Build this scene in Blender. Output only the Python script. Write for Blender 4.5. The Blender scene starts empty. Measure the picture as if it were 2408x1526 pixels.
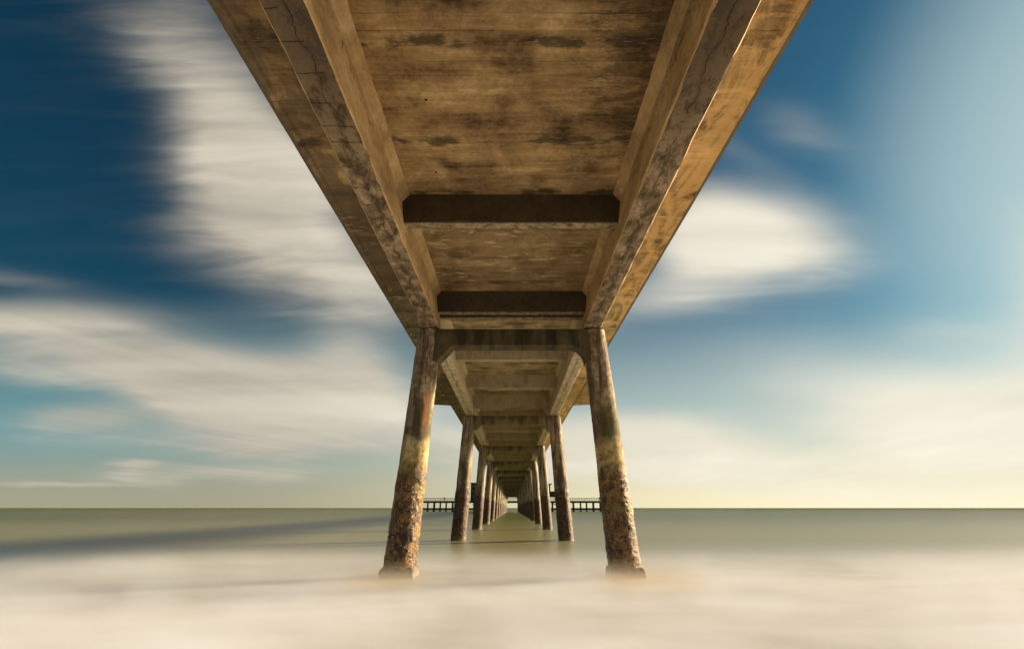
import bpy, bmesh, math, random
from mathutils import Vector, noise as mnoise
R = math.radians
C = bpy.context.scene.collection
S = bpy.context.scene

# ------------------------------------------------------------------ camera
CAM_H = 1.5
PITCH = 20.76
cam_d = bpy.data.cameras.new('camera')
cam_d.sensor_width = 36.0
cam_d.lens = 17.0
cam_d.clip_start = 0.05
cam_d.clip_end = 120000
cam = bpy.data.objects.new('camera', cam_d)
C.objects.link(cam)
cam.location = (0.02, 0, CAM_H)
cam.rotation_euler = (R(90 + PITCH), 0, R(0.03))
S.camera = cam
S.view_settings.view_transform = 'Standard'
S.view_settings.look = 'None'
S.view_settings.gamma = 1
S.view_settings.exposure = 1.4
try:
    S.cycles.max_bounces = 8
    S.cycles.diffuse_bounces = 5
    S.cycles.glossy_bounces = 3
    S.cycles.use_denoising = True
except Exception:
    pass

SUN_EL, SUN_AZ = 20.0, 68.0          # azimuth to the right of +Y

# ------------------------------------------------------------------ node helper
class NT:
    def __init__(s, tree):
        s.t = tree; s.n = tree.nodes; s.l = tree.links
        s._pos = None
    def new(s, ty, **kw):
        n = s.n.new(ty)
        for k, v in kw.items(): setattr(n, k, v)
        return n
    def put(s, sock, v):
        if isinstance(v, bpy.types.NodeSocket): s.l.new(v, sock)
        elif v is not None:
            if isinstance(v, (tuple, list)) and len(v) == 3 and sock.type == 'RGBA': v = (*v, 1)
            sock.default_value = v
    def m(s, op, a, b=None, c=None, clamp=False):
        n = s.new('ShaderNodeMath', operation=op, use_clamp=clamp)
        s.put(n.inputs[0], a); s.put(n.inputs[1], b); s.put(n.inputs[2], c)
        return n.outputs[0]
    def v(s, op, a, b=None):
        n = s.new('ShaderNodeVectorMath', operation=op)
        s.put(n.inputs[0], a)
        if op == 'SCALE': s.put(n.inputs[3], b)
        else: s.put(n.inputs[1], b)
        return n.outputs[1] if op in ('DOT_PRODUCT', 'LENGTH', 'DISTANCE') else n.outputs[0]
    def pos(s):
        if s._pos is None: s._pos = s.new('ShaderNodeNewGeometry').outputs['Position']
        return s._pos
    def nrm(s):
        return s.new('ShaderNodeNewGeometry').outputs['Normal']
    def sep(s, v):
        n = s.new('ShaderNodeSeparateXYZ'); s.put(n.inputs[0], v); return n.outputs
    def comb(s, x, y, z=0.0):
        n = s.new('ShaderNodeCombineXYZ')
        s.put(n.inputs[0], x); s.put(n.inputs[1], y); s.put(n.inputs[2], z); return n.outputs[0]
    def noise(s, vec, scale=1.0, detail=4.0, rough=0.5, dist=0.0):
        n = s.new('ShaderNodeTexNoise')
        s.put(n.inputs['Vector'], vec); s.put(n.inputs['Scale'], scale); s.put(n.inputs['Detail'], detail)
        s.put(n.inputs['Roughness'], rough); s.put(n.inputs['Distortion'], dist)
        return n.outputs[0]
    def vor(s, vec, scale=1.0, feature='F1', rnd=1.0, out=0):
        n = s.new('ShaderNodeTexVoronoi', feature=feature)
        s.put(n.inputs['Vector'], vec); s.put(n.inputs['Scale'], scale); s.put(n.inputs['Randomness'], rnd)
        return n.outputs[out]
    def mr(s, a, lo, hi, o0=0.0, o1=1.0, smooth=True):
        n = s.new('ShaderNodeMapRange', interpolation_type='SMOOTHSTEP' if smooth else 'LINEAR')
        s.put(n.inputs[0], a); s.put(n.inputs[1], lo); s.put(n.inputs[2], hi)
        s.put(n.inputs[3], o0); s.put(n.inputs[4], o1)
        return n.outputs[0]
    def mix(s, f, a, b, blend='MIX'):
        n = s.new('ShaderNodeMix', data_type='RGBA', blend_type=blend)
        s.put(n.inputs[0], f); s.put(n.inputs[6], a); s.put(n.inputs[7], b)
        return n.outputs[2]
    def ramp(s, f, stops):
        n = s.new('ShaderNodeValToRGB')
        s.put(n.inputs[0], f)
        e = n.color_ramp.elements
        while len(e) < len(stops): e.new(0.5)
        for i, (p, c) in enumerate(stops):
            e[i].position = p; e[i].color = (*c, 1)
        return n.outputs[0]
    def bump(s, h, strength=0.5, dist=0.02, normal=None):
        n = s.new('ShaderNodeBump')
        s.put(n.inputs['Strength'], strength); s.put(n.inputs['Distance'], dist); s.put(n.inputs['Height'], h)
        if normal is not None: s.put(n.inputs['Normal'], normal)
        return n.outputs[0]

def material(name):
    m = bpy.data.materials.new(name); m.use_nodes = True
    m.node_tree.nodes.clear()
    t = NT(m.node_tree)
    p = t.new('ShaderNodeBsdfPrincipled'); o = t.new('ShaderNodeOutputMaterial')
    t.l.new(p.outputs[0], o.inputs[0])
    return m, t, p

# ------------------------------------------------------------------ world: sky with drawn-out clouds
# the sky is laid out by compass bearing and height: u = x/|y|, w = z/|y| about due "out to sea"
FPX, CX, CY = 1137.0, 1204.0, 763.0
ct, st = math.cos(R(PITCH)), math.sin(R(PITCH))
def bearing(px, py):
    v = CY - py; Y = FPX*ct - v*st
    return ((px - CX)/Y, (FPX*st + v*ct)/Y)

w = bpy.data.worlds.new("World"); S.world = w; w.use_nodes = True
w.node_tree.nodes.clear()
t = NT(w.node_tree)
bg = t.new('ShaderNodeBackground'); wo = t.new('ShaderNodeOutputWorld'); t.l.new(bg.outputs[0], wo.inputs[0])
sky = t.new('ShaderNodeTexSky', sky_type='NISHITA')
sky.sun_disc = False
sky.sun_elevation = R(SUN_EL); sky.sun_rotation = R(SUN_AZ)
sky.air_density = 1.0; sky.dust_density = 1.2; sky.ozone_density = 2.0
bg.inputs[1].default_value = 0.05
co = t.new('ShaderNodeTexCoord').outputs['Generated']
dx, dy, dz = t.sep(co)
ay = t.m('MAXIMUM', t.m('ABSOLUTE', dy), 0.02)
az_ = t.m('MAXIMUM', dz, 0.012)
u = t.m('DIVIDE', dx, ay); wv = t.m('DIVIDE', dz, ay)
uw = t.comb(u, wv, 0.0)
# cloud-plane coordinates for the wind-drawn streaks (wind runs towards a bearing just right of the pier)
WA = R(14)
ppx = t.m('DIVIDE', dx, az_); ppy = t.m('DIVIDE', dy, az_)
al = t.m('ADD', t.m('MULTIPLY', ppx, math.sin(WA)), t.m('MULTIPLY', ppy, math.cos(WA)))
cr = t.m('SUBTRACT', t.m('MULTIPLY', ppx, math.cos(WA)), t.m('MULTIPLY', ppy, math.sin(WA)))
st1 = t.noise(t.comb(t.m('MULTIPLY', al, .10), t.m('MULTIPLY', cr, 1.0), 3.1), 1.5, 5, .5, .2)
# flat streaks, near-level like the photo's lower banks
st2 = t.noise(t.comb(t.m('MULTIPLY', u, 1.3), t.m('MULTIPLY', wv, 8.0), 7.7), 1.6, 4, .5, .4)
warp = t.noise(t.comb(t.m('MULTIPLY', u, 1.0), t.m('MULTIPLY', wv, 2.0), 1.3), 1.7, 3, .5)
uw2 = t.v('ADD', uw, t.comb(t.m('MULTIPLY', t.m('SUBTRACT', warp, .5), .22), t.m('MULTIPLY', t.m('SUBTRACT', st2, .5), .08), 0))
# banks: centre, end of long half-axis, half width, strength
BANKS = [
    ((640, 480), (760, 640), 165, 1.75), ((560, 300), (650, 420), 140, .85), ((440, 90), (560, 290), 130, .5), ((860, 690), (1000, 740), 85, .9),
    ((300, 60), (480, 160), 70, .28),
    ((100, 750), (400, 765), 45, 1.0), ((60, 660), (260, 690), 30, .35), ((330, 850), (740, 890), 60, 1.3), ((640, 955), (1000, 965), 88, 1.5), ((420, 930), (640, 950), 50, .7),
    ((860, 870), (980, 900), 80, .9), ((150, 995), (300, 998), 34, .9), ((700, 1045), (1150, 1045), 45, .8),
    ((310, 1102), (370, 1102), 12, 1.1), ((560, 1120), (800, 1120), 20, .9), ((130, 1135), (300, 1135), 12, .7), ((600, 1070), (720, 1070), 18, .7),
    ((1800, 550), (1985, 590), 98, 1.35), ((1640, 560), (1760, 575), 110, .9), ((1560, 690), (1760, 640), 60, .6),
    ((1560, 1045), (1760, 1055), 60, 1.4), ((1640, 1095), (1860, 1100), 26, .8), ((1800, 1120), (2150, 1150), 50, .8), ((1250, 1060), (1500, 1040), 95, 1.0),
    ((2200, 780), (2350, 785), 34, .3), ((2060, 980), (2400, 1080), 150, .8), ((2500, 700), (2520, 960), 170, .7),
    ((2350, 1000), (2660, 1020), 150, 1.1), ((1900, 300), (2020, 340), 55, .3), ((1700, 330), (1900, 440), 40, .2),
]
def bank(b):
    (cx, cy), (ex, ey), hw, k = b
    c0 = Vector(bearing(cx, cy))
    d = Vector((ex - cx, ey - cy)); n = Vector((-d.y, d.x)).normalized()*hw
    a = Vector(bearing(cx + d.x*.5, cy + d.y*.5)) - Vector(bearing(cx - d.x*.5, cy - d.y*.5))
    e = Vector(bearing(cx + n.x*.5, cy + n.y*.5)) - Vector(bearing(cx - n.x*.5, cy - n.y*.5))
    det = a.x*e.y - a.y*e.x
    i1 = (e.y/det, -e.x/det, 0); i2 = (-a.y/det, a.x/det, 0)
    dd = t.v('SUBTRACT', uw2, (c0.x, c0.y, 0))
    q1 = t.v('DOT_PRODUCT', dd, i1); q2 = t.v('DOT_PRODUCT', dd, i2)
    q = t.m('ADD', t.m('MULTIPLY', q1, q1), t.m('MULTIPLY', q2, q2))
    q = t.m('POWER', q, 1.08)
    return t.m('MULTIPLY', t.m('EXPONENT', t.m('MULTIPLY', q, -1.0)), k)
tot = None
for b in BANKS:
    k = bank(b)
    tot = k if tot is None else t.m('ADD', tot, k)
streak = t.m('ADD', t.m('MULTIPLY', st1, .42), t.m('MULTIPLY', st2, 1.03))      # about .72 on average
streak = t.m('ADD', .70, t.m('MULTIPLY', t.m('SUBTRACT', streak, .70), t.mr(u, -.6, .35, .62, .2)))
dens = t.m('MULTIPLY', tot, t.m('ADD', t.m('MULTIPLY', streak, 1.1), .22))
dens = t.m('ADD', dens, t.m('MULTIPLY', t.m('SUBTRACT', streak, .70), .35))
cf = t.mr(dens, -0.05, 1.45)
# clear sky, deeper away from the sun
sundir = (math.sin(R(SUN_AZ))*math.cos(R(SUN_EL)), math.cos(R(SUN_AZ))*math.cos(R(SUN_EL)), math.sin(R(SUN_EL)))
sd = t.v('DOT_PRODUCT', co, sundir)
glow = t.mr(sd, -0.2, 1.0)
base = t.mix(1.0, sky.outputs[0], t.mix(glow, (.055, .24, .27), (.115, .36, .43)), 'MULTIPLY')
base = t.mix(t.m('MULTIPLY', t.mr(wv, .50, .08), .85), base, t.mix(glow, (1.6, 3.2, 3.4), (5.4, 6.0, 5.2)))
base = t.mix(t.m('MULTIPLY', t.mr(sd, .86, .99), .75), base, (4.6, 5.6, 5.6))
horc = t.mix(glow, (3.3, 3.1, 2.1), (9.6, 8.5, 5.4))
base = t.mix(t.m('MULTIPLY', t.mr(wv, .17, .0), .95), base, horc)
cloudc = t.mix(glow, (5.3, 4.75, 3.85), (8.4, 7.8, 6.4))
cloudc = t.v('SCALE', cloudc, t.mr(streak, .45, .95, .70, 1.18))
skyc = t.mix(t.m('MULTIPLY', cf, .93), base, cloudc)
# unseen aureole round the sun, added to strengthen the light from the right
aur = t.m('POWER', t.m('MAXIMUM', sd, 0.0), 260.0)
skyc = t.mix(1.0, skyc, t.v('SCALE', t.comb(500.0, 400.0, 270.0), aur), 'ADD')
skyc = t.v('SCALE', skyc, .90)
t.l.new(skyc, bg.inputs[0])

# ------------------------------------------------------------------ sun
sl = bpy.data.lights.new('sun', 'SUN'); sl.energy = 4.8; sl.angle = R(8); sl.color = (1.0, .80, .53)
so = bpy.data.objects.new('sun', sl); C.objects.link(so)
so.rotation_euler = Vector(sundir).to_track_quat('Z', 'Y').to_euler()
so.location = Vector(sundir)*60

# ------------------------------------------------------------------ object helpers
def tag(o, label=None, cat=None, group=None, kind=None):
    if label: o['label'] = label
    if cat: o['category'] = cat
    if group: o['group'] = group
    if kind: o['kind'] = kind
    return o
def empty(name, loc=(0, 0, 0)):
    o = bpy.data.objects.new(name, None); C.objects.link(o); o.location = loc; o.empty_display_size = .3
    return o
def link(name, bm, mat, parent=None, smooth=False):
    me = bpy.data.meshes.new(name)
    bmesh.ops.recalc_face_normals(bm, faces=bm.faces[:])
    bm.to_mesh(me); bm.free()
    if mat: me.materials.append(mat)
    if smooth:
        for p in me.polygons: p.use_smooth = True
    o = bpy.data.objects.new(name, me); C.objects.link(o)
    if parent: o.parent = parent
    return o
def box(bm, x0, x1, y0, y1, z0, z1):
    vs = [bm.verts.new((x, y, z)) for z in (z0, z1) for x, y in ((x0, y0), (x1, y0), (x1, y1), (x0, y1))]
    for f in ((0, 3, 2, 1), (4, 5, 6, 7), (0, 1, 5, 4), (1, 2, 6, 5), (2, 3, 7, 6), (3, 0, 4, 7)):
        bm.faces.new([vs[i] for i in f])
def loft(bm, prof, y0, y1, n=1, jit=0.0, seed=0, axis='y', jf=3.0, chip=None):
    """closed outline swept along y (outline is x,z) or x (outline is y,z) with worn, slightly uneven edges"""
    rings = []
    for i in range(n + 1):
        s = y0 + (y1 - y0)*i/n
        ring = []
        for k, (a, b) in enumerate(prof):
            if jit:
                h = mnoise.fractal(Vector((s*jf, a*3 + seed, b*3 + k*.7)), 1.0, 2.0, 4)
                h2 = mnoise.fractal(Vector((s*jf + 30, a*3 + seed, b*3 + k*.7)), 1.0, 2.0, 4)
                a2, b2 = a + h*jit, b + h2*jit
                if chip and k in chip:
                    q = max(0., mnoise.fractal(Vector((s*1.7, seed*5 + chip[k][2], 0)), .8, 2.0, 5) - .26)*.10
                    q = min(q, .028)
                    a2 += chip[k][0]*q; b2 += chip[k][1]*q
            else: a2, b2 = a, b
            ring.append(bm.verts.new((a2, s, b2) if axis == 'y' else (s, a2, b2)))
        rings.append(ring)
    m = len(prof)
    for r0, r1 in zip(rings, rings[1:]):
        for k in range(m):
            bm.faces.new((r0[k], r0[(k+1) % m], r1[(k+1) % m], r1[k]))
    bm.faces.new(rings[0]); bm.faces.new(rings[-1][::-1])
def copy_tree(o, parent=None):
    c = o.copy(); C.objects.link(c)
    if parent is not None: c.parent = parent
    for ch in list(o.children): copy_tree(ch, c)
    return c

# ------------------------------------------------------------------ materials
def concrete_common(t, dark, mid, light, stretch=(1, 1, 1), sc=1.0):
    P = t.v('MULTIPLY', t.pos(), stretch)
    n1 = t.noise(P, 1.1*sc, 6, .6, .3)
    n2 = t.noise(P, 6*sc, 6, .65)
    n5 = t.noise(P, 22*sc, 5, .75)
    f = t.m('ADD', t.m('ADD', t.m('MULTIPLY', n1, .5), t.m('MULTIPLY', n2, .34)), t.m('MULTIPLY', n5, .16))
    return t.ramp(f, [(.34, dark), (.5, mid), (.66, light)]), n1, n2

def mat_slab():
    m, t, p = material('board_marked_concrete')
    x, y, z = t.sep(t.pos())
    P = t.v('MULTIPLY', t.pos(), (.35, 3.4, 1))
    n1 = t.noise(P, 1.0, 6, .6, .2)
    n2 = t.noise(t.v('MULTIPLY', t.pos(), (1.2, 16, 1)), 1.0, 5, .6)
    n3 = t.noise(t.pos(), 1.3, 5, .6, .4)
    n4 = t.noise(t.pos(), 14, 6, .7)
    f = t.m('ADD', t.m('ADD', t.m('MULTIPLY', n1, .27), t.m('MULTIPLY', n2, .13)), t.m('ADD', t.m('MULTIPLY', n3, .42), t.m('MULTIPLY', n4, .18)))
    col = t.ramp(f, [(.38, (.065, .038, .016)), (.45, (.23, .145, .066)), (.53, (.42, .28, .132)), (.61, (.68, .50, .265))])
    col = t.mix(t.m('MULTIPLY', t.mr(y, 12.6, 13.0), .6), col, t.mix(t.mr(f, .38, .62), (.20, .16, .095), (.78, .68, .47)))
    bayc = t.m('MULTIPLY', t.mr(y, 12.7, 13.2), t.mr(t.noise(t.v('MULTIPLY', t.pos(), (.9, 2.6, 1)), 1.3, 8, .72, .3), .47, .60))
    col = t.mix(t.m('MULTIPLY', bayc, .55), col, (.085, .06, .026))
    # board joints
    wob = t.m('ADD', y, t.m('MULTIPLY', t.m('SUBTRACT', t.noise(t.v('MULTIPLY', t.pos(), (.8, .8, 1)), 1, 2), .5), .02))
    fr = t.m('FRACT', t.m('DIVIDE', wob, .23))
    ln = t.m('LESS_THAN', t.m('ABSOLUTE', t.m('SUBTRACT', fr, .5)), .022)
    brk = t.mr(t.noise(t.v('MULTIPLY', t.pos(), (.7, 9, 1)), 1, 3), .50, .58)
    ln = t.m('MULTIPLY', ln, brk)
    col = t.mix(t.m('MULTIPLY', ln, .65), col, (.06, .038, .02))
    # each board its own tone
    bid = t.m('FLOOR', t.m('ADD', t.m('DIVIDE', wob, .23), .5))
    wn = t.new('ShaderNodeTexWhiteNoise', noise_dimensions='1D'); t.put(wn.inputs['W'], bid)
    col = t.mix(1.0, col, t.mix(wn.outputs[0], (.86, .86, .86), (1.1, 1.1, 1.1)), 'MULTIPLY')
    # damp joints with black mould and lime
    blot = t.noise(t.v('MULTIPLY', t.pos(), (.8, 2.6, 1)), 3.0, 9, .78)
    tot = None
    for yy, wd in ((4.64, .20), (6.48, .24), (7.9, .2), (11.9, .16), (15.4, .14), (19.8, .14)):
        g = t.m('SUBTRACT', 1.0, t.m('DIVIDE', t.m('ABSOLUTE', t.m('SUBTRACT', y, yy)), wd), clamp=True)
        tot = g if tot is None else t.m('MAXIMUM', tot, g)
    xm = t.mr(t.noise(t.comb(t.m('MULTIPLY', x, .9), t.m('MULTIPLY', y, 1.3), 0), 1.4, 3), .34, .58)
    mould = t.mr(t.m('ADD', t.m('MULTIPLY', t.m('MULTIPLY', tot, xm), .36), t.m('MULTIPLY', blot, .95)), .60, .76)
    side = t.m('MULTIPLY', t.mr(x, .4, 1.9), t.mr(y, 9.0, 4.0))
    mould2 = t.mr(t.m('ADD', t.m('MULTIPLY', side, .2), blot), .57, .70)
    mould = t.m('MAXIMUM', mould, t.m('MULTIPLY', mould2, .75))
    col = t.mix(t.m('MULTIPLY', mould, .75), col, (.03, .02, .013))
    lime_n = t.noise(t.v('MULTIPLY', t.pos(), (2.2, 14, 1)), 1.6, 6, .75)
    lime = t.m('MULTIPLY', t.m('MULTIPLY', t.m('GREATER_THAN', tot, .78), xm), t.mr(lime_n, .55, .66))
    col = t.mix(t.m('MULTIPLY', lime, .5), col, (.62, .55, .44))
    # pale peeled laitance in the second panel
    inb = t.m('MULTIPLY', t.mr(y, 8.3, 8.6), t.mr(y, 12.4, 11.6))
    pl = t.noise(t.v('MULTIPLY', t.pos(), (1.6, 7.5, 1)), 1.3, 5, .6, .3)
    up = t.mr(t.m('ABSOLUTE', t.m('SUBTRACT', y, 8.75)), .55, .1, 0, .09)
    up = t.m('MULTIPLY', up, t.mr(t.m('ABSOLUTE', x), 1.1, .4))
    pm = t.m('MULTIPLY', inb, t.mr(t.m('ADD', pl, up), .59, .62))
    col = t.mix(t.m('MULTIPLY', inb, .38), col, (.15, .115, .068))
    col = t.mix(t.m('MULTIPLY', pm, .7), col, (.62, .50, .29))
    # ring-shaped water marks
    for rx, ry, ra in ((1.42, 7.22, .26), (-1.33, 10.35, .34), (1.6, 10.2, .12)):
        dd = t.v('SUBTRACT', t.comb(x, y, 0), (rx, ry, 0))
        wq = t.m('MULTIPLY', t.m('SUBTRACT', t.noise(t.pos(), 5, 4), .5), .22)
        ll = t.m('ADD', t.v('LENGTH', dd), wq)
        ring = t.m('SUBTRACT', 1.0, t.m('DIVIDE', t.m('ABSOLUTE', t.m('SUBTRACT', ll, ra)), .035), clamp=True)
        core = t.mr(ll, ra*.9, ra*.3)
        col = t.mix(t.m('MULTIPLY', core, .6), col, (.07, .045, .025))
        col = t.mix(t.m('MULTIPLY', ring, .3), col, (.45, .34, .2))
    # tie holes
    for hx, hy in ((-1.28, 5.62), (-1.38, 7.30), (-1.15, 8.75), (-1.1, 11.5)):
        dd = t.v('SUBTRACT', t.comb(x, y, 0), (hx, hy, 0))
        wq = t.m('MULTIPLY', t.m('SUBTRACT', t.noise(t.pos(), 30, 2), .5), .03)
        h = t.m('LESS_THAN', t.m('ADD', t.v('LENGTH', dd), wq), .022)
        col = t.mix(h, col, (.01, .006, .005))
    # green algae towards the drip edges
    ax = t.m('ABSOLUTE', x)
    ed = t.m('MULTIPLY', t.mr(ax, 2.5, 3.6), t.mr(t.noise(t.v('MULTIPLY', t.pos(), (1, 1.4, 1)), 1.5, 5, .6), .45, .62))
    ed = t.m('MULTIPLY', ed, t.mr(y, 6.5, 10.5))
    col = t.mix(t.m('MULTIPLY', ed, .75), col, (.085, .078, .018))
    # wavy grime on the cantilevers; light from the right painted in: left darker, right golden
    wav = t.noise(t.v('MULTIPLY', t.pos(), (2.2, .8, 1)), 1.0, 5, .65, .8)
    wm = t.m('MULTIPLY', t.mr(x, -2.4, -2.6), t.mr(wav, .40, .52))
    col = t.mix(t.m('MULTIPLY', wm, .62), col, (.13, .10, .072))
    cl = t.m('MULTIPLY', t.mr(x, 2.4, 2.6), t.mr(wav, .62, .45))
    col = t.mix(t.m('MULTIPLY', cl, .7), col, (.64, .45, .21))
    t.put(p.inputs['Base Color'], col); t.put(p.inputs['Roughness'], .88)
    hgt = t.m('ADD', t.m('MULTIPLY', n2, .5), t.m('ADD', t.m('MULTIPLY', n4, .6), t.m('MULTIPLY', ln, -.7)))
    t.put(p.inputs['Normal'], t.bump(t.m('SUBTRACT', hgt, t.m('MULTIPLY', mould, .25)), .55, .012))
    return m

def mat_girder():
    m, t, p = material('cracked_concrete')
    x, y, z = t.sep(t.pos())
    ax = t.m('ABSOLUTE', x)
    col, n1, n2 = concrete_common(t, (.22, .145, .070), (.50, .345, .17), (.74, .56, .32), (1, .6, 1), 1.3)
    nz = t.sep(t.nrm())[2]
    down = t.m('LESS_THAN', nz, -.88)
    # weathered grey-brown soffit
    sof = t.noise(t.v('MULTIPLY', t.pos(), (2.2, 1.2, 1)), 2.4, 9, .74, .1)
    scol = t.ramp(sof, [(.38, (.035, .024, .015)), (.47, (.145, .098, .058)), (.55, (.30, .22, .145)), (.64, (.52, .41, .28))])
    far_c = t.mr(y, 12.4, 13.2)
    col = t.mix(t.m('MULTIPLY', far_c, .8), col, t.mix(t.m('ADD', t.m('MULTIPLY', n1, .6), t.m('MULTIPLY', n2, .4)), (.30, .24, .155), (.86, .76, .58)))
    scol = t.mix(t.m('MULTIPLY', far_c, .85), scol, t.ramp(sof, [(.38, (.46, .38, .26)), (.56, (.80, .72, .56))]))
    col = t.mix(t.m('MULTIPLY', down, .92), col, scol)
    # one long wandering crack and many short cross cracks
    wob = t.m('MULTIPLY', t.m('SUBTRACT', t.noise(t.comb(0.0, y, 0.0), 2.1, 6, .62), .5), .34)
    side = t.m('MULTIPLY', t.m('SIGN', x), .37)
    cx = t.m('ADD', 2.22, wob)
    dl = t.m('ABSOLUTE', t.m('SUBTRACT', ax, cx))
    wid = t.mr(t.noise(t.comb(0.0, y, 2.0), 2.3, 5), .35, .7, .001, .012)
    long_c = t.m('LESS_THAN', dl, wid)
    yw = t.m('ADD', t.m('ADD', y, side), t.m('MULTIPLY', t.m('SUBTRACT', t.noise(t.pos(), 4, 4), .5), .10))
    n = t.new('ShaderNodeTexVoronoi', voronoi_dimensions='1D', feature='DISTANCE_TO_EDGE')
    t.put(n.inputs['W'], yw); t.put(n.inputs['Scale'], 2.4)
    tc = t.m('LESS_THAN', n.outputs[0], .020)
    inner = t.m('GREATER_THAN', t.m('SUBTRACT', ax, cx), t.mr(t.noise(t.comb(t.m('SIGN', x), t.m('MULTIPLY', y, .8), 5.), 3.0, 2), .4, .6, -.3, .2))
    left = t.mr(x, .5, -.5)
    tc = t.m('MULTIPLY', t.m('MULTIPLY', tc, inner), t.m('ADD', t.m('MULTIPLY', left, .8), .2))
    fine = t.vor(t.v('ADD', t.pos(), t.v('SCALE', t.comb(n2, n1, 0), .25)), 4.5, 'DISTANCE_TO_EDGE')
    fc = t.m('MULTIPLY', t.m('LESS_THAN', fine, .012), t.mr(n1, .52, .6))
    crack = t.m('MULTIPLY', t.m('MAXIMUM', t.m('MAXIMUM', long_c, tc), t.m('MULTIPLY', fc, .7)), down)
    halo = t.m('MULTIPLY', t.m('MULTIPLY', t.mr(dl, .07, .0), down), t.mr(n2, .42, .6))
    col = t.mix(t.m('MULTIPLY', halo, .6), col, (.07, .045, .028))
    col = t.mix(t.m('MULTIPLY', crack, .9), col, (.018, .012, .008))
    # spalled, blackened length nearest the shore
    sp = t.mr(t.m('ADD', t.m('MULTIPLY', sof, .9), t.mr(y, 7.5, 3.0, 0, .22)), .56, .72)
    sp = t.m('MULTIPLY', t.m('MULTIPLY', sp, down), t.mr(ax, 2.5, 2.1, .65, 1.))
    col = t.mix(t.m('MULTIPLY', sp, t.mr(y, 11, 4, .1, .88)), col, (.035, .026, .016))
    # black mould trail along the inner face
    tr = t.noise(t.pos(), 9, 6, .75)
    zc = t.m('SUBTRACT', 1.0, t.m('DIVIDE', t.m('ABSOLUTE', t.m('SUBTRACT', z, 6.86)), .28), clamp=True)
    trm = t.mr(t.m('ADD', t.m('MULTIPLY', zc, .14), tr), .62, .72)
    trm = t.m('MULTIPLY', t.m('MULTIPLY', trm, t.mr(y, 8, 4.2, .08, 1.)), t.m('SUBTRACT', 1.0, down))
    col = t.mix(t.m('MULTIPLY', trm, .75), col, (.035, .024, .014))
    t.put(p.inputs['Base Color'], col); t.put(p.inputs['Roughness'], .9)
    h = t.m('ADD', t.m('MULTIPLY', sof, t.m('MULTIPLY', down, .9)), t.m('MULTIPLY', n2, .35))
    h = t.m('SUBTRACT', h, t.m('MULTIPLY', crack, .7))
    t.put(p.inputs['Normal'], t.bump(h, .7, .022))
    return m

def mat_beam():
    m, t, p = material('stained_concrete')
    x, y, z = t.sep(t.pos())
    col, n1, n2 = concrete_common(t, (.085, .060, .036), (.20, .148, .09), (.36, .28, .17), (1, 1, .8), 1.5)
    nz = t.sep(t.nrm())[2]
    down = t.m('LESS_THAN', nz, -.88)
    s2 = t.noise(t.pos(), 7, 7, .7, .4)
    scol = t.ramp(s2, [(.36, (.11, .08, .045)), (.5, (.33, .26, .155)), (.64, (.52, .43, .28))])
    col = t.mix(t.m('MULTIPLY', down, .9), col, scol)
    damp = t.mr(t.noise(t.comb(t.m('MULTIPLY', x, 1.4), t.m('MULTIPLY', y, .5), t.m('MULTIPLY', z, .8)), 1.6, 6, .65), .48, .64)
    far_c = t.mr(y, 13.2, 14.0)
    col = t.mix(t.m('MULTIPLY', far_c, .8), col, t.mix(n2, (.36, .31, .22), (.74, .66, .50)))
    col = t.mix(t.m('MULTIPLY', t.m('MULTIPLY', damp, far_c), .35), col, (.11, .085, .05))
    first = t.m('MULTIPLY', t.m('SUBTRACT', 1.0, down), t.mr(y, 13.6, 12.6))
    col = t.mix(t.m('MULTIPLY', first, .8), col, (.035, .025, .015))       # shade on the nearest span's upright faces, painted into the colour
    fine = t.vor(t.v('ADD', t.pos(), t.v('SCALE', t.comb(n2, n1, 0), .2)), 6, 'DISTANCE_TO_EDGE')
    cr = t.m('MULTIPLY', t.m('MULTIPLY', t.m('LESS_THAN', fine, .018), down), t.mr(n1, .45, .55))
    col = t.mix(t.m('MULTIPLY', cr, .8), col, (.03, .02, .012))
    t.put(p.inputs['Base Color'], col); t.put(p.inputs['Roughness'], .9)
    t.put(p.inputs['Normal'], t.bump(t.m('SUBTRACT', t.m('ADD', n2, s2), cr), .5, .012))
    return m

def mat_head():
    m, t, p = material('mossy_concrete')
    x, y, z = t.sep(t.pos())
    col, n1, n2 = concrete_common(t, (.10, .082, .05), (.24, .19, .115), (.42, .345, .22), (1, 1, 1), 1.2)
    # run-down stains from the joint above
    run = t.noise(t.comb(t.m('MULTIPLY', x, 2.6), t.m('MULTIPLY', y, .6), t.m('MULTIPLY', z, .35)), 1.5, 4, .55)
    rm = t.mr(t.m('ADD', run, t.mr(z, 5.6, 6.14, -.05, .05)), .47, .56)
    first = t.mr(y, 14.0, 13.2)
    col = t.mix(t.m('MULTIPLY', rm, t.m('ADD', .62, t.m('MULTIPLY', first, .1))), col, (.035, .03, .018))
    moss = t.m('MULTIPLY', first, t.mr(t.noise(t.v('MULTIPLY', t.pos(), (3, 1, 1)), 1.4, 5, .6), .38, .6))
    col = t.mix(t.m('MULTIPLY', first, .8), col, t.mix(t.mr(run, .42, .6), (.085, .062, .028), (.018, .014, .008)))
    col = t.mix(t.m('MULTIPLY', moss, .4), col, (.045, .042, .014))
    t.put(p.inputs['Base Color'], col); t.put(p.inputs['Roughness'], .9)
    t.put(p.inputs['Normal'], t.bump(t.m('ADD', n2, t.noise(t.pos(), 20, 5, .7)), .5, .012))
    return m

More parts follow.
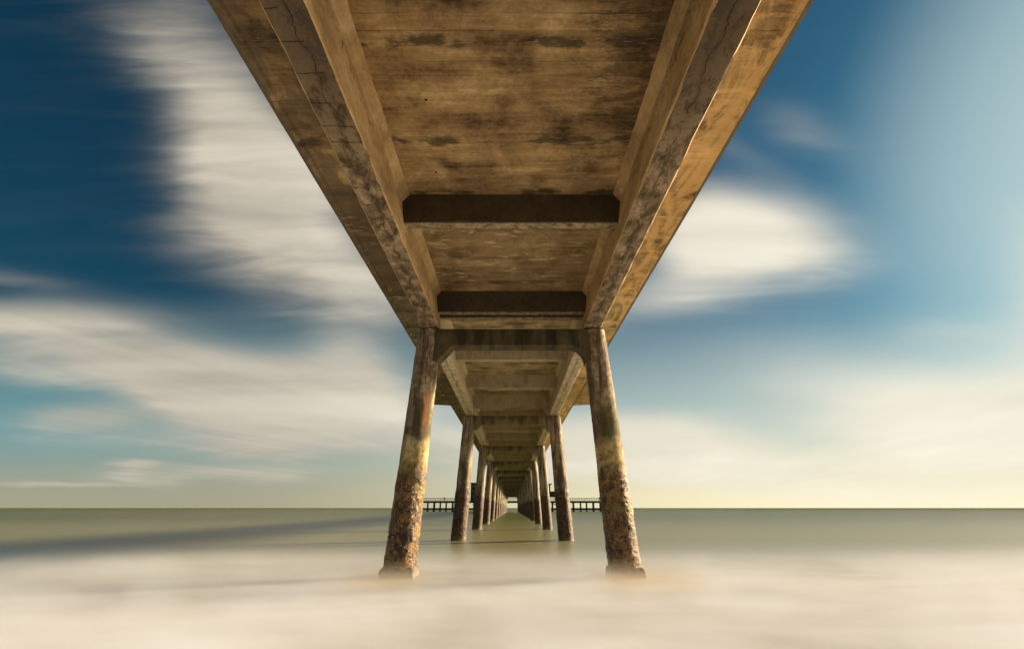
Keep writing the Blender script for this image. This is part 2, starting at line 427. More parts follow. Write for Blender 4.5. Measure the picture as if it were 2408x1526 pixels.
def mat_pile():
    m, t, p = material('tidal_pile_concrete')
    x, y, z = t.sep(t.pos())
    n1 = t.noise(t.pos(), 1.7, 6, .65, .4)
    n2 = t.noise(t.pos(), 9, 6, .7)
    n3 = t.noise(t.pos(), 3.2, 5, .6)
    zz = t.m('ADD', z, t.m('MULTIPLY', t.m('SUBTRACT', n3, .5), .75))
    zz = t.m('ADD', zz, t.m('MULTIPLY', t.m('SUBTRACT', n2, .5), .25))
    f = t.m('ADD', t.m('MULTIPLY', n1, .55), t.m('MULTIPLY', n2, .45))
    # bare concrete up top
    top = t.ramp(f, [(.34, (.065, .042, .024)), (.48, (.24, .17, .10)), (.60, (.58, .46, .29))])
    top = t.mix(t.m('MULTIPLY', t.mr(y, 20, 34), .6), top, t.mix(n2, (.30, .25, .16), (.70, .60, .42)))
    stv = t.noise(t.v('MULTIPLY', t.pos(), (5, 5, .5)), 1.2, 5, .65)
    top = t.mix(t.m('MULTIPLY', t.mr(stv, .46, .58), .8), top, (.065, .042, .027))
    # sandy sun-bleached band above the weed line
    sand = t.ramp(f, [(.38, (.11, .07, .025)), (.48, (.36, .25, .10)), (.60, (.66, .52, .26))])
    near = t.mr(y, 20, 16)
    sb = t.m('MULTIPLY', t.m('MULTIPLY', t.mr(zz, 2.3, 2.6), t.mr(zz, 3.3, 2.9)), near)
    col = t.mix(sb, top, sand)
    # green-brown algae ring above it
    al = t.m('MULTIPLY', t.m('MULTIPLY', t.mr(zz, 2.9, 3.3), t.mr(zz, 4.4, 3.6)), t.mr(n1, .36, .54))
    al = t.m('MULTIPLY', al, near)
    col = t.mix(t.m('MULTIPLY', al, .8), col, (.075, .062, .014))
    # weed and barnacle zone
    wz = t.mr(zz, 2.55, 2.25)
    weed = t.ramp(t.noise(t.pos(), 6, 7, .72), [(.38, (.012, .007, .004)), (.49, (.06, .028, .010)), (.58, (.24, .115, .025))])
    weed = t.mix(t.m('MULTIPLY', t.mr(y, 18, 26), .6), weed, (.045, .016, .010))
    bl = t.vor(t.pos(), 22, 'F1'); bs = t.vor(t.v('ADD', t.pos(), (3, 1, 2)), 46, 'F1')
    cl = t.mr(t.noise(t.v('MULTIPLY', t.pos(), (1, 1, .8)), 4.4, 6, .72), .45, .56)
    barn = t.m('MULTIPLY', t.m('MULTIPLY', t.m('MAXIMUM', t.mr(bl, .40, .24), t.mr(bs, .36, .22)), cl), t.mr(y, 24, 16, .4, 1.0))
    bc = t.mix(t.noise(t.pos(), 11, 2), (.45, .23, .06), (.88, .64, .28))
    weed = t.mix(t.m('MULTIPLY', barn, .92), weed, bc)
    gm = t.m('MULTIPLY', t.mr(t.noise(t.pos(), 2.3, 4), .52, .62), t.mr(z, .8, 1.6))
    weed = t.mix(t.m('MULTIPLY', t.m('MULTIPLY', gm, near), .7), weed, (.22, .16, .015))
    col = t.mix(wz, col, weed)
    # rust run and cement repair on the nearest left pile; brown run on the nearest right one
    isl = t.m('MULTIPLY', t.m('LESS_THAN', x, 0.0), t.m('LESS_THAN', y, 14.0))
    xr = t.m('SUBTRACT', x, t.m('MULTIPLY', z, .0611))
    rw = t.m('MULTIPLY', t.m('SUBTRACT', t.noise(t.v('MULTIPLY', t.pos(), (2, 2, 2)), 2, 4), .5), .13)
    rr = t.m('SUBTRACT', 1.0, t.m('DIVIDE', t.m('ABSOLUTE', t.m('SUBTRACT', t.m('ADD', xr, rw), -2.47)), .055), clamp=True)
    rr = t.m('MULTIPLY', t.m('MULTIPLY', rr, t.mr(z, 3.3, 3.6)), t.m('MULTIPLY', t.mr(z, 4.5, 4.2), isl))
    rr = t.m('MULTIPLY', t.mr(rr, .1, .6), t.mr(t.noise(t.v('MULTIPLY', t.pos(), (6, 6, 2)), 1.5, 5, .7), .36, .52))
    col = t.mix(t.m('MULTIPLY', rr, .9), col, (.38, .08, .02))
    rp = t.m('MULTIPLY', t.m('LESS_THAN', t.m('ABSOLUTE', t.m('SUBTRACT', t.m('ADD', xr, t.m('MULTIPLY', rw, .12)), -2.84)), .10),
             t.m('LESS_THAN', t.m('ABSOLUTE', t.m('SUBTRACT', t.m('ADD', z, t.m('MULTIPLY', rw, .3)), 3.72)), .26))
    rp = t.m('MULTIPLY', rp, isl)
    col = t.mix(t.m('MULTIPLY', rp, .7), col, (.26, .20, .17))
    # waterline: foam wash clinging to the concrete
    foamn = t.noise(t.v('MULTIPLY', t.pos(), (2, 2, 1)), 1.5, 3)
    fo = t.mr(t.m('ADD', z, t.m('MULTIPLY', t.m('SUBTRACT', foamn, .5), .12)), .30, .0)
    col = t.mix(t.m('MULTIPLY', fo, .8), col, (.20, .17, .10))
    t.put(p.inputs['Base Color'], col)
    t.put(p.inputs['Roughness'], t.mix(wz, (.9, .9, .9), (.55, .55, .55)))
    h = t.m('ADD', t.m('MULTIPLY', n2, .5), t.m('MULTIPLY', t.m('MULTIPLY', barn, wz), .8))
    h = t.m('ADD', h, t.m('MULTIPLY', rp, .25))
    t.put(p.inputs['Normal'], t.bump(h, .8, .03))
    return m

def flat_mat(name, c, rough=.8, var=.25, metal=0.0):
    m, t, p = material(name)
    n = t.noise(t.pos(), 5, 5, .6)
    a = tuple(v*(1-var) for v in c); b = tuple(min(1, v*(1+var)) for v in c)
    t.put(p.inputs['Base Color'], t.mix(n, a, b)); t.put(p.inputs['Roughness'], rough); t.put(p.inputs['Metallic'], metal)
    t.put(p.inputs['Normal'], t.bump(n, .3, .01))
    return m

M_SLAB, M_GIRD, M_BEAM, M_HEAD, M_PILE = mat_slab(), mat_girder(), mat_beam(), mat_head(), mat_pile()
def mat_foot():
    m, t, p = material('weedy_footing')
    x, y, z = t.sep(t.pos())
    n2 = t.noise(t.pos(), 8, 7, .75)
    col = t.ramp(n2, [(.36, (.02, .013, .009)), (.5, (.075, .042, .024)), (.64, (.24, .16, .09))])
    fo = t.mr(t.m('ADD', z, t.m('MULTIPLY', t.m('SUBTRACT', t.noise(t.pos(), 3, 3), .5), .12)), .17, .0)
    col = t.mix(t.m('MULTIPLY', fo, .95), col, (.30, .24, .15))
    t.put(p.inputs['Base Color'], col); t.put(p.inputs['Roughness'], .6)
    t.put(p.inputs['Normal'], t.bump(n2, .8, .03))
    return m
M_FOOT = mat_foot()
M_PAD = flat_mat('bearing_rubber', (.025, .02, .016))
M_RAIL = flat_mat('painted_rail_steel', (.20, .22, .22), .5, .2, .3)
M_FASC = flat_mat('fascia_concrete', (.16, .13, .09), .9)
M_DARK = flat_mat('dark_timber', (.05, .038, .03))
M_HD = flat_mat('head_concrete', (.055, .045, .032))
M_GLS = flat_mat('shelter_glass', (.10, .12, .13), .25, .1)

# ------------------------------------------------------------------ sea
def build_sea():
    m, t, p = material('silty_sea_water')
    x, y, z = t.sep(t.pos())
    # breaking, milky shallows near the beach; silty olive water further out
    wn = t.noise(t.v('MULTIPLY', t.pos(), (.07, .28, 1)), 1.0, 4, .5, .5)
    wn2 = t.noise(t.v('MULTIPLY', t.pos(), (.5, 1.1, 1)), 1.0, 4, .55, .6)
    wn3 = t.mr(t.noise(t.v('MULTIPLY', t.pos(), (.30, .75, 1)), 1.0, 6, .6, 1.2), .30, .70)
    yy = t.m('ADD', y, t.m('MULTIPLY', t.m('SUBTRACT', wn, .5), 10))
    foam = t.mr(t.m('ADD', yy, t.m('MULTIPLY', t.m('SUBTRACT', wn2, .5), 4)), 20, 8)
    mid = t.mr(yy, 90, 16)
    far = t.mix(t.mr(wn, .4, .62), (.050, .058, .018), (.078, .084, .030))
    col = t.mix(mid, far, (.150, .140, .070))
    col = t.mix(foam, col, t.mix(wn3, t.mix(t.mr(y, 18, 9), (.16, .135, .085), (.21, .19, .155)), (.43, .42, .385)))
    t.put(p.inputs['Base Color'], col)
    t.put(p.inputs['Roughness'], t.mr(foam, 0, 1, .34, .5))
    t.put(p.inputs['IOR'], t.mr(y, 30, 8, 1.33, 1.5))
    rad = t.v('LENGTH', t.comb(x, y, 0.0))
    t.put(p.inputs['Specular IOR Level'], t.m('POWER', t.mr(t.m('LOGARITHM', rad, 10.0), 3.4, 1.1, 0.0, 1.0, False), 3.2))
    t.put(p.inputs['Coat Weight'], t.mr(y, 26, 12, 0, 1.0)); t.put(p.inputs['Coat Roughness'], .38)
    t.put(p.inputs['Subsurface Weight'], .35); t.put(p.inputs['Subsurface Radius'], (1.0, 1.0, .9)); t.put(p.inputs['Subsurface Scale'], 1.2)
    b = t.noise(t.v('MULTIPLY', t.pos(), (.6, 1.6, 1)), 1.0, 5, .6)
    t.put(p.inputs['Normal'], t.bump(b, .35, .12))
    bm = bmesh.new()
    D = 60000.0
    xs = [-D, -2000, -200, -40, 40, 200, 2000, D]; ys = [-3000, -60, 0, 60, 300, 3000, D]
    g = [[bm.verts.new((a, b_, 0)) for a in xs] for b_ in ys]
    for j in range(len(ys)-1):
        for i in range(len(xs)-1):
            bm.faces.new((g[j][i], g[j][i+1], g[j+1][i+1], g[j+1][i]))
    o = link('sea', bm, m)
    tag(o, kind='structure')
    # wet shingle beach rising behind the camera
    m, t, p = material('wet_shingle')
    x, y, z = t.sep(t.pos())
    c = t.vor(t.pos(), 14, 'F1', 1.0, 1)
    col = t.mix(.75, c, (.5, .5, .5)); col = t.mix(1.0, col, (.24, .17, .10), 'MULTIPLY')
    t.put(p.inputs['Base Color'], col); t.put(p.inputs['Roughness'], .7)
    t.put(p.inputs['Normal'], t.bump(t.vor(t.pos(), 14), .8, .03))
    bm = bmesh.new()
    ys = [-1.5, -2.5, -4, -6, -9, -14, -22, -40, -70, -400]; zs = [-.12, .06, .2, .42, .8, 1.5, 2.6, 4.0, 4.4, 4.6]
    nx = 60
    g = [[bm.verts.new((-3000 + 6000*(i/nx), a + 2.2*mnoise.noise(Vector((i*.9, a*.1, 0))), b)) for i in range(nx+1)] for a, b in zip(ys, zs)]
    for j in range(len(ys)-1):
        for i in range(nx):
            bm.faces.new((g[j][i], g[j][i+1], g[j+1][i+1], g[j+1][i]))
    tag(link('beach', bm, m, smooth=True), kind='structure')
build_sea()

def surf_mist():
    m = bpy.data.materials.new('surf_mist'); m.use_nodes = True; m.node_tree.nodes.clear()
    t = NT(m.node_tree)
    o = t.new('ShaderNodeOutputMaterial'); v = t.new('ShaderNodeVolumePrincipled')
    t.l.new(v.outputs[0], o.inputs['Volume'])
    x, y, z = t.sep(t.pos())
    n = t.noise(t.v('MULTIPLY', t.pos(), (.22, .5, .8)), 1.0, 3, .55, .5)
    yy = t.m('ADD', y, t.m('MULTIPLY', t.m('SUBTRACT', n, .5), 7))
    d = t.m('EXPONENT', t.m('MULTIPLY', z, -7.5))
    d = t.m('MULTIPLY', d, t.mr(z, .62, .35))
    d = t.m('MULTIPLY', d, t.m('POWER', t.mr(yy, 19, 5.0, 0, 1, False), 1.5))
    d = t.m('MULTIPLY', d, t.mr(t.m('ABSOLUTE', x), 48, 38))
    n_ = t.noise(t.v('MULTIPLY', t.pos(), (.5, 1.3, 1.2)), 1.0, 4, .6, .8)
    d = t.m('MULTIPLY', d, t.mr(t.m('ADD', t.m('MULTIPLY', n, .5), t.m('MULTIPLY', n_, .5)), .36, .62, .2, 1.8))
    t.put(v.inputs['Density'], t.m('MULTIPLY', d, 2.3))
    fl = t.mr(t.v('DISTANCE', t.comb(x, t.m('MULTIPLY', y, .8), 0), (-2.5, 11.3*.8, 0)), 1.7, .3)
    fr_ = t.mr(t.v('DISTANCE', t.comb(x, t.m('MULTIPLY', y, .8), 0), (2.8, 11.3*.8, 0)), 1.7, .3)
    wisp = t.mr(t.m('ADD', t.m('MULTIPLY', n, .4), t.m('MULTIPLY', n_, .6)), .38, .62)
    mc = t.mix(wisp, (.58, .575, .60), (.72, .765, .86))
    mc = t.mix(t.m('MULTIPLY', t.m('MAXIMUM', fl, fr_), .75), mc, (.66, .50, .28))      # golden pile reflections painted into the mist round the footings
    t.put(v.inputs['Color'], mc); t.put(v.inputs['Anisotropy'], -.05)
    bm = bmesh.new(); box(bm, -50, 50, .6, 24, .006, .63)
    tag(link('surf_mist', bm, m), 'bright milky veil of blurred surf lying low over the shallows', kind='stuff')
surf_mist()
S.cycles.volume_bounces = 3
S.cycles.volume_step_rate = 1.0

# ------------------------------------------------------------------ pier: deck spans on pile trestles
PER = 13.45
J1 = 12.78
ZB, ZS, ZX, ZH = 6.14, 7.25, 6.61, 5.65      # girder foot, soffit, cross-beam foot, crosshead foot
NB = 16
ORD = ['', 'first', 'second', 'third', 'fourth', 'fifth', 'sixth', 'seventh', 'eighth', 'ninth', 'tenth', 'eleventh',
       'twelfth', 'thirteenth', 'fourteenth', 'fifteenth', 'sixteenth', 'seventeenth']

def fix_rail_post(parent, x, L):
    bm = bmesh.new()
    n = 8
    for i in range(n + 1):
        y = .15 + (L - .3)*i/n
        box(bm, x-.03, x+.03, y-.03, y+.03, 7.75, 8.82)
    for z in (8.0, 8.25, 8.5):
        box(bm, x-.015, x+.015, .05, L-.05, z, z+.03)
    box(bm, x-.05, x+.05, .02, L-.02, 8.82, 8.88)
    link('railing', bm, M_RAIL, parent)

def make_span(L, beams, seed, fine):
    root = empty('deck_span')
    y0, y1 = .02, L - .02
    n = 120 if fine else 24
    jt = .006 if fine else .004
    # slab with drip nib at each edge
    bm = bmesh.new()
    prof = [(-3.60, ZS-.03), (-3.52, ZS-.03), (-3.48, ZS), (-2.9, ZS), (-2.2, ZS), (-1.0, ZS), (0, ZS), (1.0, ZS), (2.2, ZS), (2.9, ZS), (3.48, ZS), (3.52, ZS-.03), (3.60, ZS-.03), (3.60, ZS+.3), (-3.60, ZS+.3)]
    loft(bm, prof, y0, y1, n, jt, seed)
    link('slab', bm, M_SLAB, root)
    for s in (-1, 1):
        bm = bmesh.new()
        prof = [(s*3.603, ZS+.0), (s*3.68, ZS+.0), (s*3.68, ZS+.5), (s*3.45, ZS+.5), (s*3.45, ZS+.303), (s*3.603, ZS+.303)]
        loft(bm, prof, y0, y1, max(2, n//3), .004, seed+s)
        link('fascia', bm, M_FASC, root)
        bm = bmesh.new()
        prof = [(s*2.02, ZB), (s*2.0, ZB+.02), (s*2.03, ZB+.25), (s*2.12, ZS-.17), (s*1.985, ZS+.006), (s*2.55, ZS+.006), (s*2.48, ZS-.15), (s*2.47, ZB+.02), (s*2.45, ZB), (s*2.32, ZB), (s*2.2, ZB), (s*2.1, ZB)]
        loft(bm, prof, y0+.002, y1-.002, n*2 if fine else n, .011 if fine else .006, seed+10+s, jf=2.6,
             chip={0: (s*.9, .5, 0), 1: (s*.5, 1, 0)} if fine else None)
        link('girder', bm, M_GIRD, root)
        fix_rail_post(root, s*3.56, L)
    for k, b in enumerate(beams):
        bm = bmesh.new()
        prof = [(b, ZS+.004), (b, ZX+.02), (b+.02, ZX), (b+.22, ZX), (b+.24, ZX+.02), (b+.24, ZS+.004)]
        loft(bm, prof, -2.14, 2.14, 80 if fine else 8, .006, seed+20+k, axis='x',
             chip={1: (0, .9, 0), 2: (.7, .4, 0), 3: (-.7, .4, 2), 4: (0, .9, 2)} if fine else None)
        o = link('cross_beam', bm, M_BEAM, root)
        # splayed stiffeners on the seaward side of the beam
        for s in (-1, 1):
            if b + .6 < L:
                bm = bmesh.new()
                q = [(s*2.14, b+.235), (s*1.93, b+.235), (s*1.93, b+.25), (s*2.06, b+.42), (s*2.14, b+.42)]
                lo = [bm.verts.new((a, c, ZX+.05)) for a, c in q]; hi = [bm.verts.new((a, c, ZS+.003)) for a, c in q]
                for i in range(5): bm.faces.new((lo[i], lo[(i+1) % 5], hi[(i+1) % 5], hi[i]))
                bm.faces.new(lo); bm.faces.new(hi[::-1])
                link('haunch', bm, M_GIRD, o)
    return root

GS = 'concrete deck spans laid end to end along the pier'
near = make_span(13.43, [.1, 3.85, 8.62, 13.14], 1, True)
near.location = (0, J1-PER+.02, 0)
tag(near, 'nearest cracked concrete deck span, overhead, running out of the top of the picture', 'pier deck', GS)
sp2 = make_span(13.43, [.12, 4.4, 8.9, 13.14], 5, True)
sp2.location = (0, J1, 0)
tag(sp2, 'concrete deck span between the first and second pile trestles', 'pier deck', GS)
sp3 = make_span(13.43, [.12, 4.4, 8.9, 13.14], 9, False)
sp3.location = (0, J1+PER, 0)
tag(sp3, 'concrete deck span between the second and third pile trestles', 'pier deck', GS)
for k in range(2, NB):
    o = copy_tree(sp3); o.location = (0, J1+PER*k, 0)
    for ch in list(o.children):                     # only the third span carries the widened bay
        if ch.name.startswith('bay_slab'): bpy.data.objects.remove(ch)
    tag(o, ('concrete deck span between the %s and %s pile trestles' % (ORD[k+1], ORD[k+2])) if k < NB-1 else
        'farthest deck span, joining the last pile trestle to the pier head', 'pier deck', GS)

# widened bay over the second trestle: extra slab either side
def bay(parent, s, ya, yb, cut, name='bay_slab'):
    bm = bmesh.new()
    xo = 5.0
    if cut: q = [(s*3.69, ya), (s*xo, ya), (s*xo, yb-.35), (s*3.69, yb)]
    else: q = [(s*3.69, ya), (s*xo, ya), (s*xo, yb), (s*3.69, yb)]
    lo = [bm.verts.new((a, b, ZS)) for a, b in q]; hi = [bm.verts.new((a, b, ZS+.35)) for a, b in q]
    for i in range(4): bm.faces.new((lo[i], lo[(i+1) % 4], hi[(i+1) % 4], hi[i]))
    bm.faces.new(lo); bm.faces.new(hi[::-1])
    return link(name, bm, M_SLAB, parent)
for s in (-1, 1):
    bay(sp2, s, 24.0-J1, J1+PER-.02-J1, False)
    bay(sp3, s, .02, 28.9-J1-PER, True)
# glazed shelters standing on the widened bay
def shelter(s):
    r = empty('wind_shelter', (s*4.9, 24.1, ZS+.35))
    bm = bmesh.new()
    box(bm, -.06, .06, 0, .1, 0, 1.75); box(bm, -.06, .06, 2.1, 2.2, 0, 1.75); box(bm, -.06, .06, 4.0, 4.1, 0, 1.75)
    box(bm, -.05, .05, .1, 2.1, 0, .6); box(bm, -.05, .05, 2.2, 4.0, 0, .6)
    link('frame', bm, M_DARK, r)
    bm = bmesh.new(); box(bm, -.012, .012, .1, 2.1, .6, 1.75); link('pane', bm, M_GLS, r)
    bm = bmesh.new(); box(bm, -.012, .012, 2.2, 4.0, .6, 1.75); link('pane', bm, M_GLS, r)
    bm = bmesh.new(); loft(bm, [(-.1, 1.75), (.1, 1.75), (.1, 1.83), (-.1, 1.87)], -.05, 4.15, 1); link('roof', bm, M_DARK, r)
    tag(r, 'dark upright shelter side standing out behind the %s pile of the nearest trestle' % ('left' if s < 0 else 'right'), 'shelter', 'shelters on the widened bay')
shelter(-1); shelter(1)

# ---- trestles
def pile_mesh(s, fine, seed, z_top=ZB-.03, z_bot=-1.5):
    bm = bmesh.new()
    nz, na = (420, 120) if fine else (70, 24)
    rings = []
    for j in range(nz + 1):
        z = z_bot + (z_top - z_bot)*j/nz
        cx = s*(2.66 - .0611*z) if s < 0 else 2.70 - .0665*z
        r0 = .326 + .046*max(0., min(1., (6.0 - z)/6.0))
        wz = max(0., min(1., (2.5 - z)/.25))
        ring = []
        for i in range(na):
            a = 2*math.pi*i/na
            c, d = math.cos(a), math.sin(a)
            P = Vector((cx + c*r0 + seed*7, d*r0, z))
            dr = .010*mnoise.fractal(P*2.2, 1.0, 2.0, 4)
            if fine:
                dr += .004*mnoise.fractal(P*14, 1.0, 2.0, 2)
                if wz > 0:
                    dr += wz*.02*max(0., mnoise.noise(P*4.3))
                    b = mnoise.voronoi(P*20)[0][0]
                    cl = max(0., mnoise.noise(P*3.1)+.25)
                    dr += wz*(.009*mnoise.fractal(P*12, .8, 2.0, 3) + .075*max(0., .40 - b)*cl + .012)
            else:
                dr += wz*(.02*mnoise.noise(P*6) + .012)
            ring.append(bm.verts.new((cx + c*(r0+dr), d*(r0+dr), z)))
        rings.append(ring)
    for r0_, r1_ in zip(rings, rings[1:]):
        for i in range(na):
            bm.faces.new((r0_[i], r0_[(i+1) % na], r1_[(i+1) % na], r1_[i]))
    bm.faces.new(rings[0]); bm.faces.new(rings[-1][::-1])
    return bm

def head_mesh(fine, curved, seed):
    bm = bmesh.new()
    X = 2.31
    pts = [(-X, ZB-.03), (X, ZB-.03)]
    def hn(s):
        if curved and s < 0: return [(s*2.02, ZH-.46), (s*1.62, ZH)]
        if curved:
            a = []
            for i in range(9):
                th = math.pi/2*i/8
                a.append((s*(2.02 - .42*(1-math.cos(th)) - .0), ZH - .46*(1-math.sin(th))))
            return a
        return [(s*2.02, ZH-.36), (s*1.62, ZH)]
    right = [(X, ZH-.40)] + hn(1)
    left = ([(-X, ZH-.40)] + hn(-1))[::-1]
    pts = [(-X, ZB-.03), (X, ZB-.03)] + right + left
    n = 8 if fine else 2
    loft(bm, pts, -.26, .26, n, .006 if fine else .0, seed)
    return bm

def collar_mesh(s):
    """square cast footing sleeve round the foot of a pile, worn"""
    bm = bmesh.new()
    cx = s*2.65 if s < 0 else 2.69
    prof = [(-.39, -1.2), (.39, -1.2), (.39, -.2), (.385, .0), (.385, .10), (.37, .17), (.33, .205), (.2, .21), (0, .205), (-.2, .21), (-.33, .205), (-.37, .17), (-.385, .10), (-.385, .0), (-.39, -.2)]
    loft(bm, prof, -.39, .39, 30, .045, s*3, jf=5.0)
    for v in bm.verts: v.co.x += cx
    return bm

def make_trestle(fine, curved, collar, seed):
    r = empty('pile_trestle')
    for s in (-1, 1):
        p = link('pile', pile_mesh(s, fine, seed+s), M_PILE, r, smooth=True)
        if collar: link('footing', collar_mesh(s), M_FOOT, p)
        bm = bmesh.new(); box(bm, s*2.0, s*2.5, -.30, .30, ZB-.028, ZB-.004)
        link('bearing_pad', bm, M_PAD, r)
    link('crosshead', head_mesh(fine, curved, seed), M_HEAD, r)
    return r
GT = 'pairs of raking concrete piles carrying the pier'
t1 = make_trestle(True, True, True, 1); t1.location = (0, J1, 0)
tag(t1, 'nearest and largest pair of barnacled concrete piles with square footings awash in milky surf', 'pier trestle', GT)
t2 = make_trestle(True, False, False, 7); t2.location = (0, J1+PER, 0)
tag(t2, 'second pair of raking concrete piles, drip-stained crosshead between them', 'pier trestle', GT)
t3 = make_trestle(False, False, False, 11); t3.location = (0, J1+PER*2, 0)
tag(t3, 'third pair of raking concrete piles out from the camera', 'pier trestle', GT)
for k in range(4, NB+1):
    o = copy_tree(t3); o.location = (0, J1+PER*(k-1), 0)
    tag(o, '%s pair of raking concrete piles out from the camera' % ORD[k], 'pier trestle', GT)

# ------------------------------------------------------------------ pier head
YH = J1 + PER*(NB-1) + 14.0
def build_head():
    r = empty('pier_head', (0, YH, 0))
    L = 43.0
    bm = bmesh.new()
    loft(bm, [(-3.5, 3.62), (3.5, 3.62), (3.5, 4.4), (-3.5, 4.4)], -L, L, 30, .01, 3, axis='x')
    link('deck', bm, M_HD, r)
    bm = bmesh.new()
    box(bm, -L, -3.2, -3.2, 1.2, .75, 1.5); box(bm, 3.2, L, -3.2, 1.2, .75, 1.5); link('lower_deck', bm, M_HD, r)
    rnd = random.Random(4)
    k = 0
    x = -L + .6
    while x < L:
        for yy in ((-2.6, -1.4) if abs(x) > 2.6 else ()):
            bm = bmesh.new()
            wdt = .24 if k % 3 else .34
            loft(bm, [(x-wdt, yy-.2), (x+wdt, yy-.2), (x+wdt, yy+.2), (x-wdt, yy+.2)], 0, 1, 1)
            for v in bm.verts:
                a, s_, b = v.co; v.co = (a, b, -1.2 + s_*4.8)
            link('post', bm, M_HD, r)
        x += 2.9 + rnd.uniform(-.35, .35); k += 1
    bm = bmesh.new()
    for yy in (-3.3, 3.3):
        i = -L + .1
        while i < L:
            box(bm, i-.035, i+.035, yy-.035, yy+.035, 4.4, 5.55); i += 1.05
        box(bm, -L, L, yy-.04, yy+.04, 5.55, 5.63)
        for z in (4.75, 5.0, 5.25): box(bm, -L, L, yy-.02, yy+.02, z, z+.035)
    link('railing', bm, M_DARK, r)
    tag(r, 'long low pier head with open railing and stubby posts, across the far end', 'pier head')
build_head()
def cafe():
    r = empty('cafe_building', (0, YH, 5.8))
    bm = bmesh.new(); box(bm, -18, 18, -5, 5, 1.0, 1.5)
    link('upper_deck', bm, M_HD, r)
    bm = bmesh.new(); loft(bm, [(-4, 1.5), (4, 1.5), (4, 3.6), (-4, 3.6)], -12, 12, 1, axis='x'); link('wall', bm, M_DARK, r)
    for i in range(8):
        bm = bmesh.new(); a = -11 + i*2.8; box(bm, a, a+2.1, -4.06, -4.005, 2.1, 3.2); link('window', bm, M_GLS, r)
    bm = bmesh.new(); loft(bm, [(-5, 3.6), (5, 3.6), (4.4, 4.1), (-4.4, 4.1)], -13, 13, 1, axis='x'); link('roof', bm, M_DARK, r)
    for s in (-1, 1):
        for yy in (-4, 4):
            for xx in (6, 16):
                bm = bmesh.new(); box(bm, s*xx-.2, s*xx+.2, yy-.2, yy+.2, -1.395, 1.0); link('column', bm, M_HD, r)
    tag(r, 'dark cafe building raised on columns above the pier head', 'building')
cafe()
def stair_tower():
    r = empty('stair_tower', (-16.3, YH-4.6, 4.4))
    bm = bmesh.new(); box(bm, -1.8, 1.8, -1, 1, 0, 7.2); link('wall', bm, M_DARK, r)
    bm = bmesh.new(); loft(bm, [(-1.2, 7.2), (1.2, 7.2), (1.0, 7.5), (-1.0, 7.5)], -2, 2, 1, axis='x'); link('roof', bm, M_HD, r)
    for z in (1.5, 3.6, 5.6):
        bm = bmesh.new(); box(bm, -1.1, 1.1, -1.06, -1.005, z, z+.8); link('window', bm, M_GLS, r)
    bm = bmesh.new()
    loft(bm, [(-1.2, -1.6), (-.7, -1.6), (2.4, 0), (1.9, 0)], -.8, .8, 1)
    link('stair', bm, M_HD, r)
    tag(r, 'dark boxy stair tower on the pier head, left of the spans', 'tower')
stair_tower()
def lookout():
    r = empty('lookout_post', (17.0, YH-4.6, 4.4))
    bm = bmesh.new(); box(bm, -1.5, 2.6, -1, 1, 1.5, 3.9); link('wall', bm, M_DARK, r)
    bm = bmesh.new()
    for a in (-1.3, 2.3): box(bm, a, a+.2, -.9, -.7, 0, 1.5); box(bm, a, a+.2, .7, .9, 0, 1.5)
    link('leg', bm, M_DARK, r)
    bm = bmesh.new(); box(bm, -1.0, -.3, -.3, .3, 3.9, 6.7); link('mast', bm, M_DARK, r)
    bm = bmesh.new(); loft(bm, [(-.8, 6.7), (.8, 6.7), (.6, 7.1), (-.6, 7.1)], -1.7, .4, 1, axis='x'); link('roof', bm, M_DARK, r)
    bm = bmesh.new(); loft(bm, [(0.2, -.9), (.8, -.9), (4.6, -3.2), (4.0, -3.2)], -.6, .6, 1); link('stair', bm, M_HD, r)
    tag(r, 'lookout post with a flat-capped mast on the pier head, right of the spans', 'tower')
lookout()

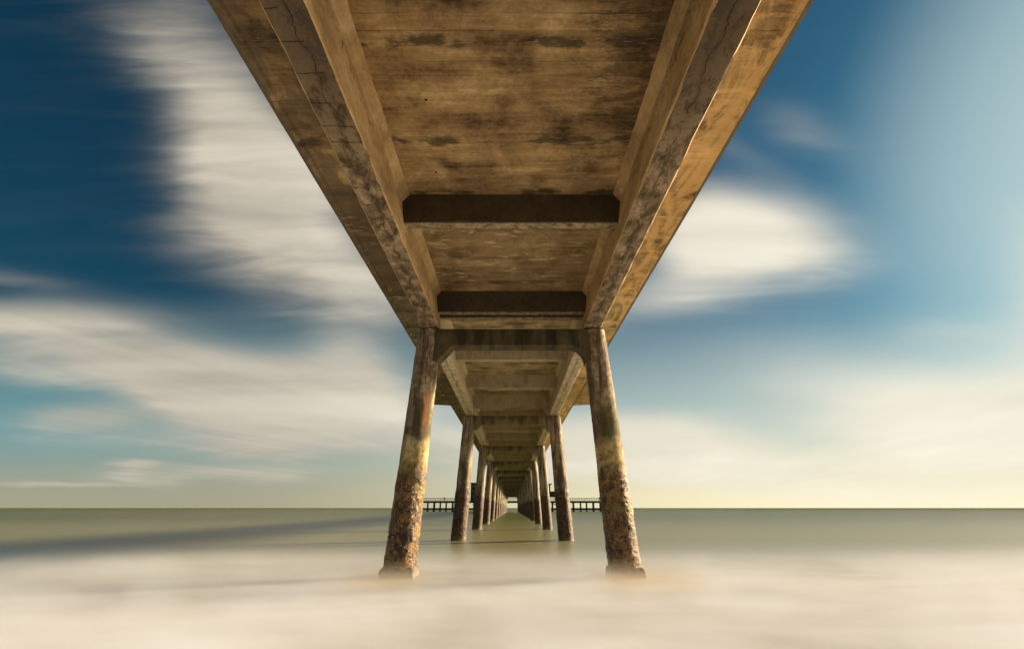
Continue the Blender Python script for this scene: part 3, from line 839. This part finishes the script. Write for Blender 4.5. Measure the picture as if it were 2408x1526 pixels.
# people on the pier head
def person(x, yo, h, top, legs, label, lean=0.0):
    bm = bmesh.new()
    V = {}
    pts = {'hip': (0, 0, .50), 'chest': (lean*.1, 0, .70), 'sh': (lean*.15, 0, .79), 'neck': (lean*.17, 0, .845), 'head': (lean*.18, -.01, .92), 'crown': (lean*.18, 0, .985),
           'la': (-.115, 0, .785), 'le': (-.14, .01, .63), 'lh': (-.13, -.05, .48), 'ra': (.115+lean*.2, 0, .785), 're': (.15+lean*.2, .01, .63), 'rh': (.12+lean*.2, -.08, .50),
           'll': (-.05, 0, .47), 'lk': (-.06, -.01, .27), 'lf': (-.065, .0, .035), 'lt': (-.07, -.07, .015),
           'rl': (.05, 0, .47), 'rk': (.06, -.02, .27), 'rf': (.075, .01, .035), 'rt': (.085, -.06, .015)}
    rad = {'hip': .085, 'chest': .09, 'sh': .075, 'neck': .035, 'head': .055, 'crown': .035, 'la': .042, 'le': .03, 'lh': .024, 'ra': .042, 're': .03, 'rh': .024,
           'll': .052, 'lk': .038, 'lf': .028, 'lt': .022, 'rl': .052, 'rk': .038, 'rf': .028, 'rt': .022}
    ks = list(pts)
    for k in ks: V[k] = bm.verts.new(Vector(pts[k])*h)
    for a, b in (('hip', 'chest'), ('chest', 'sh'), ('sh', 'neck'), ('neck', 'head'), ('head', 'crown'), ('sh', 'la'), ('la', 'le'), ('le', 'lh'), ('sh', 'ra'), ('ra', 're'), ('re', 'rh'),
                 ('hip', 'll'), ('ll', 'lk'), ('lk', 'lf'), ('lf', 'lt'), ('hip', 'rl'), ('rl', 'rk'), ('rk', 'rf'), ('rf', 'rt')):
        bm.edges.new((V[a], V[b]))
    me = bpy.data.meshes.new('person'); bm.to_mesh(me); bm.free()
    o = bpy.data.objects.new('person', me); C.objects.link(o)
    o.location = (x, YH-2.9+yo, 4.4)
    sk = o.modifiers.new('Skin', 'SKIN')
    for i, k in enumerate(ks):
        me.skin_vertices[0].data[i].radius = (rad[k]*h, rad[k]*h)
    me.skin_vertices[0].data[0].use_root = True
    sb = o.modifiers.new('Sub', 'SUBSURF'); sb.levels = 1; sb.render_levels = 1
    m, t_, p = material('clothing')
    z = t_.sep(t_.new('ShaderNodeTexCoord').outputs['Object'])[2]
    c = t_.mix(t_.m('GREATER_THAN', z, .5*h), legs, top)
    c = t_.mix(t_.m('GREATER_THAN', z, .86*h), c, (.42, .26, .18))
    c = t_.mix(t_.m('GREATER_THAN', z, .955*h), c, (.03, .02, .015))
    t_.put(p.inputs['Base Color'], c)
    me.materials.append(m)
    tag(o, label, 'person', 'people on the pier head')
person(38.2, -.2, 1.78, (.10, .02, .02), (.02, .02, .03), 'taller person in dark red top, leftmost of three people on the pier head', .1)
person(39.4, .1, 1.66, (.03, .03, .05), (.03, .03, .03), 'middle of three dark-clad people standing together on the pier head', -.1)
person(40.9, -.1, 1.60, (.05, .04, .03), (.02, .02, .02), 'shortest, rightmost of three people standing together on the pier head', .2)
person(-29.8, 0, 1.70, (.02, .02, .03), (.02, .02, .02), 'lone dark-clad person at the pier head railing, left of the spans', .1)
